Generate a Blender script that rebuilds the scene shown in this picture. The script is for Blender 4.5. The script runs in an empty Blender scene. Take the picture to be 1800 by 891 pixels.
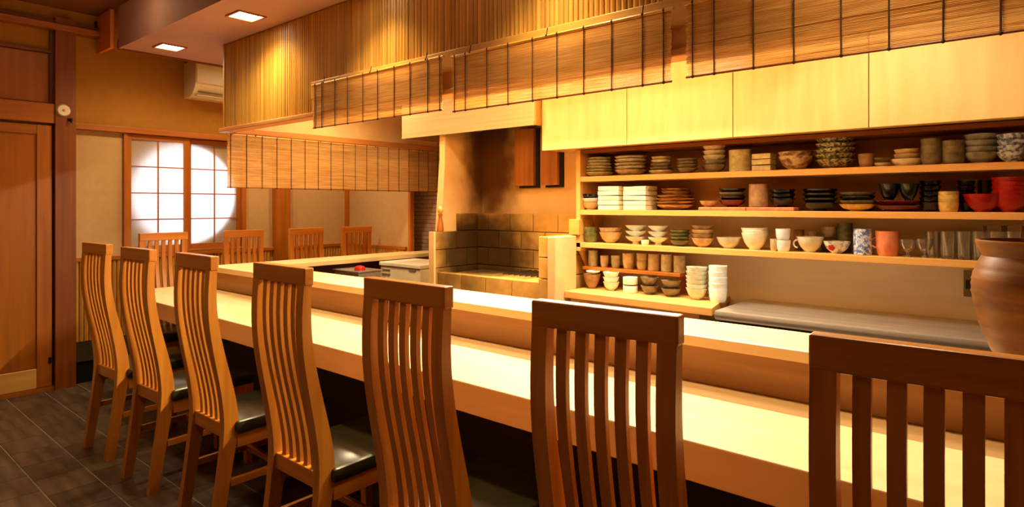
import bpy, bmesh, math, random
from mathutils import Vector, Matrix
random.seed(7)
C = bpy.context.scene.collection
SC = bpy.context.scene

# ------------------------------------------------------------------ camera
F, HZ, YAW, H = 1080.0, 360.0, 0.69965, 1.30      # focal length in px, horizon row, yaw, eye height
cam = bpy.data.cameras.new('camera'); cam_o = bpy.data.objects.new('camera', cam); C.objects.link(cam_o)
cam.sensor_width = 36; cam.lens = 36 * F / 1800; cam.shift_y = -(445.5 - HZ) / 1800; cam.clip_start = .05
cam_o.location = (0, 0, H); cam_o.rotation_euler = (math.pi / 2, 0, YAW)
SC.camera = cam_o
SN, CS = math.sin(YAW), math.cos(YAW)
def at(px, Y):
    """X and camera depth of the point at image column px on the plane Y (a measuring aid for the layout)."""
    s = (px - 900) / F
    t = Y / (CS + s * SN)
    return (-SN + s * CS) * t, t
def atX(px, X):
    s = (px - 900) / F
    t = X / (-SN + s * CS)
    return (CS + s * SN) * t, t

# ------------------------------------------------------------------ world, light, exposure
w = bpy.data.worlds.new('world'); SC.world = w; w.use_nodes = True
w.node_tree.nodes['Background'].inputs[0].default_value = (1.0, .72, .42, 1)
w.node_tree.nodes['Background'].inputs[1].default_value = .02
SC.view_settings.view_transform = 'Standard'; SC.view_settings.look = 'None'
SC.cycles.transparent_max_bounces = 24
SC.view_settings.exposure = 0.0; SC.view_settings.gamma = 1.0; SC.view_settings.use_curve_mapping = False
E_BATTEN, E_DOWN, E_CEIL, E_WINDOW, E_DINING, E_KITCHEN = 118.0, 50.0, 1.5, 6.5, 50.0, 56.0
WARM = (1.0, .75, .38); WARMER = (1.0, .70, .36)

# ------------------------------------------------------------------ materials
def lin(c):
    return tuple(((v / 255) / 12.92 if v / 255 <= .04045 else ((v / 255 + .055) / 1.055) ** 2.4) for v in c) + (1,)
def newmat(name):
    m = bpy.data.materials.new(name); m.use_nodes = True
    return m, m.node_tree.nodes, m.node_tree.links, m.node_tree.nodes['Principled BSDF']
def mapped(N, L, sc, coord='Object'):
    tc = N.new('ShaderNodeTexCoord'); mp = N.new('ShaderNodeMapping'); mp.inputs['Scale'].default_value = sc
    if coord == 'Position':
        g = N.new('ShaderNodeNewGeometry'); L.new(g.outputs['Position'], mp.inputs[0])
    else:
        L.new(tc.outputs[coord], mp.inputs[0])
    oi = N.new('ShaderNodeObjectInfo'); mul = N.new('ShaderNodeMath'); mul.operation = 'MULTIPLY'; mul.inputs[1].default_value = 37.0
    L.new(oi.outputs['Random'], mul.inputs[0]); L.new(mul.outputs[0], mp.inputs['Location'])
    return mp, oi
def noisy(name, a, b, sc=(6, 6, 6), rough=.6, var=.0, bump=.0, detail=5, metal=0, spec=.4, lo=.3, hi=.7, coat=0, coord='Object', dist=.0):
    m, N, L, P = newmat(name)
    mp, oi = mapped(N, L, sc, coord)
    n = N.new('ShaderNodeTexNoise'); n.inputs['Scale'].default_value = 1; n.inputs['Detail'].default_value = detail; n.inputs['Distortion'].default_value = dist
    L.new(mp.outputs[0], n.inputs['Vector'])
    r = N.new('ShaderNodeValToRGB'); r.color_ramp.elements[0].position = lo; r.color_ramp.elements[1].position = hi
    r.color_ramp.elements[0].color = lin(a); r.color_ramp.elements[1].color = lin(b)
    L.new(n.outputs['Fac'], r.inputs[0])
    out = r.outputs[0]
    if var:
        hs = N.new('ShaderNodeHueSaturation'); mr = N.new('ShaderNodeMapRange')
        mr.inputs[3].default_value = 1 - var; mr.inputs[4].default_value = 1 + var
        L.new(oi.outputs['Random'], mr.inputs[0]); L.new(mr.outputs[0], hs.inputs['Value']); L.new(out, hs.inputs['Color'])
        out = hs.outputs[0]
    L.new(out, P.inputs['Base Color'])
    P.inputs['Roughness'].default_value = rough; P.inputs['Metallic'].default_value = metal
    P.inputs['Specular IOR Level'].default_value = spec; P.inputs['Coat Weight'].default_value = coat
    if bump:
        b_ = N.new('ShaderNodeBump'); b_.inputs['Strength'].default_value = bump; b_.inputs['Distance'].default_value = .004
        L.new(n.outputs['Fac'], b_.inputs['Height']); L.new(b_.outputs[0], P.inputs['Normal'])
    return m
def wood(name, a, b, axis='X', rough=.42, var=.06, bump=.05, fine=38, coat=0, spec=.4):
    sc = {'X': (1.6, fine, fine), 'Y': (fine, 1.6, fine), 'Z': (fine, fine, 1.6)}[axis]
    return noisy(name, a, b, sc, rough, var, bump, 4, 0, spec, .28, .72, coat, 'Object', .4)
def emit(name, col, k):
    m, N, L, P = newmat(name)
    e = N.new('ShaderNodeEmission'); e.inputs[0].default_value = col + (1,); e.inputs[1].default_value = k
    L.new(e.outputs[0], N['Material Output'].inputs[0])
    return m
M = {}
M['counter'] = wood('pale_cypress', (214, 176, 122), (228, 192, 138), 'X', .33, 0, .02, 14)
M['counter_y'] = wood('pale_cypress_arm', (214, 176, 122), (228, 192, 138), 'Y', .33, 0, .02, 14)
M['ledge'] = wood('ledge_cypress', (222, 188, 132), (234, 202, 148), 'X', .35, 0, .02, 14)
M['ledge_y'] = wood('ledge_cypress_arm', (222, 186, 128), (234, 200, 142), 'Y', .35, 0, .02, 14)
M['riser'] = wood('riser_wood', (150, 100, 42), (172, 122, 58), 'X', .4, 0, .03, 22)
M['riser_y'] = wood('riser_wood_arm', (150, 100, 42), (172, 122, 58), 'Y', .4, 0, .03, 22)
for ax in 'XYZ':
    M['chair' + ax] = wood('chair_wood_' + ax, (172, 98, 24), (202, 126, 38), ax, .34, .05, .03, 34, .15)
    M['frame' + ax] = wood('frame_wood_' + ax, (152, 80, 14), (180, 102, 22), ax, .45, .05, .04, 30)
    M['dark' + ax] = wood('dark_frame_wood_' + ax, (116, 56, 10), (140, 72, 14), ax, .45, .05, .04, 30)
    M['shelf' + ax] = wood('shelf_wood_' + ax, (216, 158, 78), (234, 180, 100), ax, .42, .03, .03, 22)
M['door'] = wood('door_veneer', (154, 84, 8), (174, 98, 14), 'Z', .4, .03, .02, 30)
M['cab'] = wood('cabinet_veneer', (234, 204, 130), (248, 222, 152), 'Z', .4, .02, .02, 16)
M['inner'] = wood('shelf_back', (176, 124, 66), (194, 140, 78), 'X', .6, 0, .02, 14)
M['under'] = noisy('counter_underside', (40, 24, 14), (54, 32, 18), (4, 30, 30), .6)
M['plaster_up'] = noisy('warm_lit_ochre_plaster', (165, 111, 34), (172, 117, 40), (22, 22, 22), .9, 0, .1, 6)  # warm lamp light on the upper wall is put into this ochre
M['plaster_lo'] = noisy('beige_plaster', (185, 148, 100), (191, 154, 106), (22, 22, 22), .9, 0, .1, 6)
M['plaster_k'] = noisy('kitchen_plaster', (222, 176, 112), (234, 190, 126), (9, 9, 9), .8, 0, .1, 5)
M['panel_k'] = noisy('kitchen_wall_panel', (230, 210, 174), (240, 222, 188), (2.5, 9, 14), .45, 0, .03, 5)
M['ceil'] = noisy('ceiling_board', (128, 74, 36), (142, 86, 44), (2, 12, 12), .7, 0, .03)
M['soffit'] = noisy('soffit_paint', (186, 140, 122), (198, 152, 132), (3, 3, 3), .7, 0, .03)
M['bamboo'] = wood('split_bamboo', (176, 124, 44), (214, 162, 72), 'Z', .4, .16, .05, 40)
M['bamboo_lo'] = wood('dado_bamboo', (170, 116, 40), (200, 146, 62), 'Z', .45, .12, .05, 40)
M['hook_rail'] = wood('hanging_rail_wood', (206, 150, 66), (222, 168, 82), 'X', .4, 0, .03, 24)
M['pinkrail'] = wood('bottom_rail_wood', (198, 132, 76), (214, 148, 90), 'X', .35, 0, .03, 24)
M['pinkrail_y'] = wood('bottom_rail_wood_arm', (190, 118, 54), (206, 134, 66), 'Y', .4, 0, .03, 24)
M['tile'] = noisy('wood_grain_floor_tile', (58, 45, 35), (92, 74, 60), (2, 26, 6), .38, .18, .08, 5)
M['grout'] = noisy('floor_grout', (122, 106, 90), (136, 120, 104), (20, 20, 20), .9)
M['skirt'] = noisy('dark_slate_tile', (58, 52, 38), (80, 72, 54), (5, 5, 5), .35, .12, .05)
M['walltile'] = noisy('brown_wall_tile', (190, 152, 128), (214, 178, 152), (14, 14, 40), .35, 0, .05)
M['leather'] = noisy('dark_olive_leather', (34, 32, 15), (46, 43, 22), (20, 20, 20), .24, 0, .04, spec=.6)
M['cordm'] = noisy('dark_cord', (46, 26, 18), (60, 36, 24), (60, 60, 60), .8)
M['steel'] = noisy('brushed_steel', (184, 176, 160), (204, 196, 180), (1, 60, 60), .3, 0, .02, metal=.8)
M['steel_hood'] = noisy('hood_steel', (206, 188, 140), (222, 204, 156), (1, 50, 50), .34, 0, .02, metal=.6)
M['hood_side'] = noisy('hood_side_board', (176, 120, 58), (190, 134, 68), (6, 6, 6), .6)
M['soot'] = noisy('hood_inside', (22, 15, 12), (34, 24, 18), (6, 6, 6), .8)  # dark hood lining; also colours the plaques' shadow strips
M['black'] = noisy('black_metal', (14, 12, 12), (24, 20, 20), (30, 30, 30), .4)
M['white'] = noisy('cream_plastic', (232, 218, 190), (240, 228, 202), (20, 20, 20), .4)
M['whitew'] = noisy('appliance_enamel', (236, 222, 184), (244, 232, 198), (8, 8, 8), .35)
M['greyslot'] = noisy('grey_slot', (120, 100, 66), (134, 112, 76), (20, 20, 20), .6)
M['red'] = noisy('red_lacquer', (176, 26, 18), (190, 34, 24), (8, 8, 8), .28, .05, coat=.3)
M['plaque'] = wood('plaque_wood', (146, 84, 34), (186, 116, 52), 'Z', .5, .05, .05, 22)
M['glass'] = None
def reed_mat():
    m, N, L, P = newmat('reed_screen')
    mp, oi = mapped(N, L, (7, 7, 240)); n = N.new('ShaderNodeTexNoise'); n.inputs['Scale'].default_value = 1; n.inputs['Detail'].default_value = 3
    L.new(mp.outputs[0], n.inputs['Vector'])
    r = N.new('ShaderNodeValToRGB'); r.color_ramp.elements[0].position = .32; r.color_ramp.elements[1].position = .68
    r.color_ramp.elements[0].color = lin((214, 160, 82)); r.color_ramp.elements[1].color = lin((248, 214, 140))
    L.new(n.outputs['Fac'], r.inputs[0]); L.new(r.outputs[0], P.inputs['Base Color']); P.inputs['Roughness'].default_value = .5
    t = N.new('ShaderNodeBsdfTranslucent'); L.new(r.outputs[0], t.inputs[0])
    mx = N.new('ShaderNodeMixShader'); mx.inputs[0].default_value = .45
    L.new(P.outputs[0], mx.inputs[1]); L.new(t.outputs[0], mx.inputs[2]); L.new(mx.outputs[0], N['Material Output'].inputs[0])
    return m
M['reed'] = reed_mat()
def paper_mat():
    m, N, L, P = newmat('shoji_paper')
    mp, oi = mapped(N, L, (30, 30, 30)); n = N.new('ShaderNodeTexNoise'); n.inputs['Scale'].default_value = 1; L.new(mp.outputs[0], n.inputs['Vector'])
    r = N.new('ShaderNodeValToRGB'); r.color_ramp.elements[0].color = lin((188, 160, 116)); r.color_ramp.elements[1].color = lin((202, 174, 130))
    L.new(n.outputs['Fac'], r.inputs[0])
    d = N.new('ShaderNodeBsdfDiffuse'); t = N.new('ShaderNodeBsdfTranslucent'); t.inputs[0].default_value = (.86, .88, .9, 1)
    L.new(r.outputs[0], d.inputs[0]); mx = N.new('ShaderNodeMixShader'); mx.inputs[0].default_value = .5
    L.new(d.outputs[0], mx.inputs[1]); L.new(t.outputs[0], mx.inputs[2]); L.new(mx.outputs[0], N['Material Output'].inputs[0])
    return m
M['paper'] = paper_mat()
def glass_mat():
    m, N, L, P = newmat('clear_glass')
    mp, oi = mapped(N, L, (9, 9, 9)); n = N.new('ShaderNodeTexNoise'); n.inputs['Scale'].default_value = 1; L.new(mp.outputs[0], n.inputs['Vector'])
    mr = N.new('ShaderNodeMapRange'); mr.inputs[3].default_value = .02; mr.inputs[4].default_value = .08
    L.new(n.outputs['Fac'], mr.inputs[0])
    g = N.new('ShaderNodeBsdfGlossy'); g.inputs[0].default_value = (1, .97, .9, 1); L.new(mr.outputs[0], g.inputs['Roughness'])
    tr = N.new('ShaderNodeBsdfTransparent'); tr.inputs[0].default_value = (.97, .97, .95, 1)
    fr = N.new('ShaderNodeFresnel'); fr.inputs[0].default_value = 1.5
    mx = N.new('ShaderNodeMixShader'); L.new(fr.outputs[0], mx.inputs[0]); L.new(tr.outputs[0], mx.inputs[1]); L.new(g.outputs[0], mx.inputs[2])
    d = N.new('ShaderNodeBsdfTranslucent'); d.inputs[0].default_value = (.95, .93, .88, 1); d2 = N.new('ShaderNodeBsdfDiffuse'); d2.inputs[0].default_value = (.95, .93, .88, 1)
    m2 = N.new('ShaderNodeMixShader'); m2.inputs[0].default_value = .5; L.new(d.outputs[0], m2.inputs[1]); L.new(d2.outputs[0], m2.inputs[2])
    m3 = N.new('ShaderNodeMixShader'); m3.inputs[0].default_value = .08; L.new(mx.outputs[0], m3.inputs[1]); L.new(m2.outputs[0], m3.inputs[2])
    L.new(m3.outputs[0], N['Material Output'].inputs[0])
    return m
M['glass'] = glass_mat()
def sooty(name, a, b, centre, radius, sc=(9, 9, 9), bump=.2, soot=(26, 12, 6), squash=(1, 1, 1), var=.1):
    """masonry with a soot stain of its own shape around a fixed point of the oven"""
    m = noisy(name, a, b, sc, .95, var, bump, 6, coord='Object', spec=.04)
    N, L = m.node_tree.nodes, m.node_tree.links; P = N['Principled BSDF']
    src = P.inputs['Base Color'].links[0].from_socket
    g = N.new('ShaderNodeNewGeometry'); v = N.new('ShaderNodeVectorMath'); v.operation = 'SUBTRACT'; v.inputs[1].default_value = centre
    L.new(g.outputs['Position'], v.inputs[0])
    v2 = N.new('ShaderNodeVectorMath'); v2.operation = 'MULTIPLY'; v2.inputs[1].default_value = squash; L.new(v.outputs[0], v2.inputs[0])
    ln = N.new('ShaderNodeVectorMath'); ln.operation = 'LENGTH'; L.new(v2.outputs[0], ln.inputs[0])
    n = N.new('ShaderNodeTexNoise'); n.inputs['Scale'].default_value = 7; L.new(g.outputs['Position'], n.inputs['Vector'])
    ad = N.new('ShaderNodeMath'); ad.operation = 'MULTIPLY_ADD'; ad.inputs[1].default_value = -radius * .55; L.new(n.outputs['Fac'], ad.inputs[0]); L.new(ln.outputs['Value'], ad.inputs[2])
    mr = N.new('ShaderNodeMapRange'); mr.interpolation_type = 'SMOOTHSTEP'; mr.inputs[1].default_value = radius * .15; mr.inputs[2].default_value = radius; mr.inputs[3].default_value = .93; mr.inputs[4].default_value = 0
    L.new(ad.outputs[0], mr.inputs[0])
    mx = N.new('ShaderNodeMix'); mx.data_type = 'RGBA'; L.new(mr.outputs[0], mx.inputs[0]); L.new(src, mx.inputs[6]); mx.inputs[7].default_value = lin(soot)
    L.new(mx.outputs[2], P.inputs['Base Color'])
    return m
M['brick'] = sooty('firebrick', (200, 142, 62), (226, 174, 88), (-3.03, 3.24, .94), .45, squash=(.72, .9, 1.0))
M['mortar'] = sooty('oven_mortar', (168, 126, 74), (186, 142, 88), (-3.03, 3.24, .94), .48)
M['ovenwall'] = sooty('smoked_plaster', (224, 176, 108), (236, 190, 120), (-3.06, 3.40, 1.66), .33, sc=(8, 8, 8), bump=.1, soot=(70, 26, 6), squash=(1.0, 1.3, .5), var=0)
def glaze(name, a, b, rough=.35, sc=(30, 30, 30), coat=.15, lo=.35, hi=.65, var=.12):
    if a[1] > .6 * a[0]: a, b = [tuple(min(245, c * k) for c, k in zip(q, (1.02, 1.08, 1.2))) for q in (a, b)]
    return noisy(name, a, b, sc, rough, var, .02, 4, 0, .45, lo, hi, coat)
G = {
 'olive': glaze('olive_glaze', (150, 130, 82), (186, 166, 110), var=.14), 'taupe': glaze('taupe_glaze', (162, 138, 96), (198, 176, 128), var=.14),
 'dim': glaze('dark_taupe_glaze', (96, 80, 52), (126, 108, 74), var=.14), 'cream': glaze('cream_glaze', (222, 206, 166), (238, 224, 188)),
 'white': glaze('white_glaze', (226, 218, 196), (240, 232, 212)), 'tan': glaze('tan_stoneware', (184, 146, 90), (214, 178, 120), .5),
 'brown': glaze('brown_stoneware', (128, 88, 48), (160, 116, 70), .45), 'green': glaze('green_glaze', (76, 78, 34), (120, 112, 54)),
 'black': glaze('black_lacquer', (14, 11, 10), (22, 17, 15), .22), 'darkred': glaze('dark_red_lacquer', (92, 20, 14), (112, 28, 18), .25),
 'red': glaze('bright_red_lacquer', (158, 22, 12), (176, 32, 18), .3), 'gold': glaze('gilt_lacquer', (190, 142, 60), (222, 178, 88), .35),
 'grey': glaze('grey_glaze', (120, 112, 98), (156, 146, 126)), 'blue': glaze('blue_white_glaze', (96, 110, 146), (214, 214, 210), .3, (70, 70, 70), lo=.42, hi=.56),
 'orange': glaze('orange_pink_glaze', (220, 124, 78), (232, 146, 98), .5), 'tray': glaze('orange_tray', (206, 110, 66), (222, 134, 86), .5),
 'pattern': glaze('speckled_pattern_glaze', (62, 54, 34), (188, 170, 112), .35, (80, 80, 110), lo=.42, hi=.58),
 'fleck': glaze('brown_flecked_glaze', (118, 76, 40), (196, 164, 112), .4, (26, 26, 40), lo=.4, hi=.55),
 'basket': glaze('woven_cane', (116, 70, 30), (190, 134, 74), .6, (14, 14, 110), 0, .4, .6), 'pale': glaze('pale_sage_glaze', (186, 182, 148), (210, 204, 170)),
 'box': glaze('pale_box_card', (232, 204, 148), (246, 224, 176), .6, (8, 8, 8), 0, var=.10), 'flower': glaze('flowered_glaze', (150, 150, 120), (226, 214, 190), .35, (40, 40, 40), lo=.4, hi=.5),
}

# ------------------------------------------------------------------ mesh helpers
def bx(bm, x0, x1, y0, y1, z0, z1, bev=0):
    r = bmesh.ops.create_cube(bm, size=1)
    for v in r['verts']:
        v.co = Vector(((x0 + x1) / 2 + v.co.x * (x1 - x0), (y0 + y1) / 2 + v.co.y * (y1 - y0), (z0 + z1) / 2 + v.co.z * (z1 - z0)))
    if bev:
        es = list({e for v in r['verts'] for e in v.link_edges})
        bmesh.ops.bevel(bm, geom=es, offset=bev, segments=2, affect='EDGES', profile=.5)
    return bm
def box(x0, x1, y0, y1, z0, z1, bev=0):
    return bx(bmesh.new(), x0, x1, y0, y1, z0, z1, bev)
def cyl(bm, p0, p1, r0, r1=None, n=10, cap=True):
    p0, p1 = Vector(p0), Vector(p1); r1 = r0 if r1 is None else r1
    d = p1 - p0
    r = bmesh.ops.create_cone(bm, cap_ends=cap, segments=n, radius1=r0, radius2=r1, depth=d.length)
    q = Vector((0, 0, 1)).rotation_difference(d.normalized()).to_matrix().to_4x4()
    bmesh.ops.transform(bm, matrix=Matrix.Translation((p0 + p1) / 2) @ q, verts=r['verts'])
    return bm
def lathe(prof, n=22, bm=None, c=(0, 0, 0)):
    bm = bm or bmesh.new(); rings = []
    for r, z in prof:
        if r < 1e-5:
            rings.append([bm.verts.new((c[0], c[1], c[2] + z))])
        else:
            rings.append([bm.verts.new((c[0] + r * math.cos(2 * math.pi * k / n), c[1] + r * math.sin(2 * math.pi * k / n), c[2] + z)) for k in range(n)])
    for a, b in zip(rings, rings[1:]):
        for k in range(n):
            q = [a[k % len(a)], a[(k + 1) % len(a)], b[(k + 1) % len(b)], b[k % len(b)]]
            u = []
            for v in q:
                if v not in u: u.append(v)
            if len(u) > 2:
                try: bm.faces.new(u)
                except ValueError: pass
    bmesh.ops.recalc_face_normals(bm, faces=bm.faces)
    return bm
def loft(secs, bm=None):
    """rectangular sections (x0,x1,y0,y1,z) joined from bottom to top"""
    bm = bm or bmesh.new(); R = []
    for x0, x1, y0, y1, z in secs:
        R.append([bm.verts.new(p) for p in ((x0, y0, z), (x1, y0, z), (x1, y1, z), (x0, y1, z))])
    bm.faces.new(R[0][::-1]); bm.faces.new(R[-1])
    for a, b in zip(R, R[1:]):
        for k in range(4): bm.faces.new((a[k], a[(k + 1) % 4], b[(k + 1) % 4], b[k]))
    return bm
def prism(pts, z0, z1, bev=0):
    bm = bmesh.new(); a = [bm.verts.new((x, y, z0)) for x, y in pts]; b = [bm.verts.new((x, y, z1)) for x, y in pts]
    bm.faces.new(a[::-1]); bm.faces.new(b)
    for k in range(len(pts)): bm.faces.new((a[k], a[(k + 1) % len(a)], b[(k + 1) % len(a)], b[k]))
    bmesh.ops.recalc_face_normals(bm, faces=bm.faces)
    if bev: bmesh.ops.bevel(bm, geom=list(bm.edges), offset=bev, segments=2, affect='EDGES', profile=.5)
    return bm
def data(name, bm, m, smooth=False):
    me = bpy.data.meshes.new(name)
    if smooth:
        for f in bm.faces: f.smooth = True
    bm.to_mesh(me); bm.free(); me.materials.append(m)
    if smooth:
        me.set_sharp_from_angle(angle=math.radians(40))
    return me
def put(name, me, parent=None, loc=(0, 0, 0), rot=(0, 0, 0)):
    o = bpy.data.objects.new(name, me); C.objects.link(o); o.parent = parent; o.location = loc; o.rotation_euler = rot
    return o
def part(name, bm, m, parent, smooth=False, world=True):
    """a part whose mesh is given in world coordinates (world=True) or in the coordinates of its thing"""
    base = Vector((0, 0, 0))
    if world:
        p = parent
        while p: base += Vector(p.location); p = p.parent
    c = sum((v.co for v in bm.verts), Vector()) / max(1, len(bm.verts))
    bmesh.ops.translate(bm, vec=-c, verts=bm.verts)
    return put(name, data(name, bm, m, smooth), parent, c - base)
def thing(name, label, cat, loc=(0, 0, 0), rz=0, group=None):
    o = bpy.data.objects.new(name, None); C.objects.link(o); o.empty_display_size = .05
    o.location = loc; o.rotation_euler = (0, 0, rz); o['label'] = label; o['category'] = cat
    if group: o['group'] = group
    return o
def tag(o, label, cat, group=None):
    o['label'] = label; o['category'] = cat
    if group: o['group'] = group
    return o
def struct(name, bm, m, parent=None, smooth=False):
    o = part(name, bm, m, parent, smooth)
    if parent is None: o['kind'] = 'structure'
    return o
def single(name, bm, m, label, cat, group=None, smooth=True):
    lo = min(v.co.z for v in bm.verts); c = sum((v.co for v in bm.verts), Vector()) / len(bm.verts); c.z = lo
    bmesh.ops.translate(bm, vec=-c, verts=bm.verts)
    return tag(put(name, data(name, bm, m, smooth), None, c), label, cat, group)

# ------------------------------------------------------------------ room shell
XL, XR, YF, YB, YK, ZC = -5.30, 1.70, -1.45, 3.70, 3.38, 2.70
ZS = 2.41                                            # soffit underside over the counter and kitchen
fl = struct('floor', box(XL - .1, XR, YF, 4.05, -.12, -.0025), M['grout'])
TW, TD = .232, .2075
tile_me = data('tile', box(-TW / 2 + .002, TW / 2 - .002, -TD / 2 + .0035, TD / 2 - .0035, -.003, .0, .0008), M['tile'])
rest = bmesh.new()
row = 0; y = 1.1755 - 13 * TD
while y < 2.0:
    off = (row * 7 % 5) * .2 * TW; k = 0
    x = XL + off - TW
    while x < XR - .1:
        x0, x1 = max(XL, x), min(XR - .02, x + TW)
        if x1 - x0 > .03:
            if x0 > -5.29 and .30 < y + TD / 2 < 1.85 and x1 < -1.6:
                put('tile', tile_me, fl, Vector(((x0 + x1) / 2, y + TD / 2, 0)) - fl.location)
            else:
                bx(rest, x0 + .002, x1 - .002, y + .0035, y + TD - .0035, -.003, 0)
        x += TW
    y += TD; row += 1
r_ = part('tile_field', rest, M['tile'], fl); r_['kind'] = 'stuff'
struct('ceiling', box(XL - .1, XR, YF, 1.53, ZC, ZC + .1), M['ceil'])
struct('ceiling_side', box(XL - .1, -4.92, 1.53, 4.05, ZC, ZC + .1), M['ceil'])
sf = struct('ceiling_soffit', box(-4.92, XR, 1.55, 4.05, ZS, ZC + .1), M['soffit'])
struct('trim_soffit', box(-4.925, XR, 1.53, 1.55, ZS - .005, ZC), M['soffit'])
struct('trim_soffit_edge', box(-4.945, -4.92, 1.53, 4.0, ZS - .012, ZS + .06), M['darkY'])
struct('wall_front', box(XL - .1, XR, YF - .1, YF, -.1, ZC + .1), M['plaster_lo'])
struct('wall_right', box(XR, XR + .1, YF - .1, 4.05, -.1, ZC + .1), M['plaster_lo'])
struct('wall_back', box(-3.56, XR, YK, YK + .1, -.1, ZS + .1), M['panel_k'])
struct('wall_back_dining', box(XL - .1, -4.34, YB, YB + .03, -.1, ZC + .1), M['plaster_lo'])
wt = struct('wall_back_tiled', box(-5.0, -3.0, 3.96, 4.06, -.1, ZS + .1), M['darkX'])
tl = bmesh.new(); z = .86; k = 0
while z < 1.95:
    x = -4.86 - (k % 2) * .05
    while x < -3.1:
        bx(tl, x + .002, x + .098, 3.948, 3.962, z + .002, z + .035); x += .1
    z += .0375; k += 1
t_ = part('wall_tile', tl, M['walltile'], wt); t_['kind'] = 'stuff'
struct('trim_1', box(-4.35, -4.318, 3.692, 3.735, 0, ZS), M['frameZ'])
# left wall: plaster bands, window hole in the lower band
struct('wall_left', box(XL - .1, XL, YF, YB + .1, 1.87, ZC + .1), M['plaster_up'])
lw = bmesh.new()
bx(lw, XL - .1, XL, YF, 1.69, -.1, 1.87); bx(lw, XL - .1, XL, 2.63, YB + .1, -.1, 1.87); bx(lw, XL - .1, XL, 1.69, 2.63, -.1, .93)
struct('wall_left_lower', lw, M['plaster_lo'])
# posts, header, dado cap, cornice
struct('trim_2', box(XL - .02, XL + .075, 1.235, 1.357, 0, 2.62), M['darkZ'])
struct('trim_3', box(XL - .02, XL + .055, 2.89, 3.04, 0, ZC), M['frameZ'])
struct('trim_4', box(XL, XL + .035, YB - .035, YB, 0, ZC), M['frameZ'])
struct('trim_5', box(XL, XL + .05, 1.357, 3.66, 1.848, 1.892, .004), M['frameY'])
struct('trim_6', box(XL, XL + .03, 1.357, YB, .885, .915, .003), M['frameY'])
struct('trim_7', box(XL + .035, -4.37, YB - .03, YB, .885, .915, .003), M['frameX'])
struct('trim_8', box(XL, XL + .09, YF, 1.60, 2.53, 2.572, .004), M['frameY'])
struct('trim_9', box(XL, XL + .06, YF, 1.60, 2.572, 2.60, .003), M['darkY'])
# bamboo dado and slate skirting
dado = struct('wall_dado', box(XL, XL + .006, 1.357, YB, .30, .885), M['plaster_lo'])
pole = bmesh.new(); cyl(pole, (0, 0, -.29), (0, 0, .29), .0145, n=8)
pm = data('bamboo_pole', pole, M['bamboo_lo'], True)
y = 1.375
while y < YB - .03:
    if not 2.87 < y < 3.06: put('bamboo_pole', pm, dado, Vector((XL + .01, y, .595)) - dado.location)
    y += .03
dadb = struct('wall_dado_back', box(XL + .03, -4.37, YB - .006, YB, .30, .885), M['plaster_lo'])
x = XL + .05
while x < -4.38:
    put('bamboo_pole', pm, dadb, Vector((x, YB - .012, .595)) - dadb.location); x += .03
sk = struct('baseboard_left', box(XL, XL + .008, 1.357, YB, 0, .31), M['black'])
sm = data('skirting_tile', box(-.006, .006, -.148, .148, -.075, .075, .002), M['skirt'])
for r in range(2):
    y = 1.51 - r * .15 + .15
    while y < 3.6:
        if y > 1.50: put('skirting_tile', sm, sk, Vector((XL + .012, y, .078 + r * .154)) - sk.location)
        y += .3

# ------------------------------------------------------------------ sliding door and transom beside the post
d = thing('door_1', 'brown veneered sliding door with framed panel beside the dark post', 'door', (XL + .04, .75, 0)); d['kind'] = 'structure'
del d['category']; del d['label']
dx = XL + .03
part('door_panel', box(dx - .008, dx + .004, .30, 1.15, .17, 1.80), M['door'], d)
for y0, y1 in ((1.135, 1.222), (.27, .34)): part('stile', box(dx - .012, dx + .018, y0, y1, .03, 1.855, .003), M['frameZ'], d)
part('top_rail', box(dx - .012, dx + .016, .34, 1.135, 1.79, 1.855, .003), M['frameY'], d)
part('kick_rail', box(dx - .012, dx + .016, .34, 1.135, .03, .165, .003), M['shelfY'], d)  # paler wood puts the light on this rail into its colour
part('handle', box(dx + .018, dx + .026, 1.20, 1.218, .19, .235, .003), M['black'], d)
struct('trim_10', box(XL, XL + .065, YF, 1.235, 1.872, 2.008, .003), M['frameY'])
struct('trim_11', box(XL, XL + .03, YF, 1.235, 2.368, 2.386), M['darkY'])
struct('trim_12', box(XL, XL + .02, 1.215, 1.235, 2.008, 2.53), M['darkZ'])
tr = struct('trim_13', box(XL, XL + .012, .1, 1.205, 2.02, 2.36), M['door'])
struct('trim_14', box(XL, XL + .05, YF, 1.235, .0, .028), M['frameY'])

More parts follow.
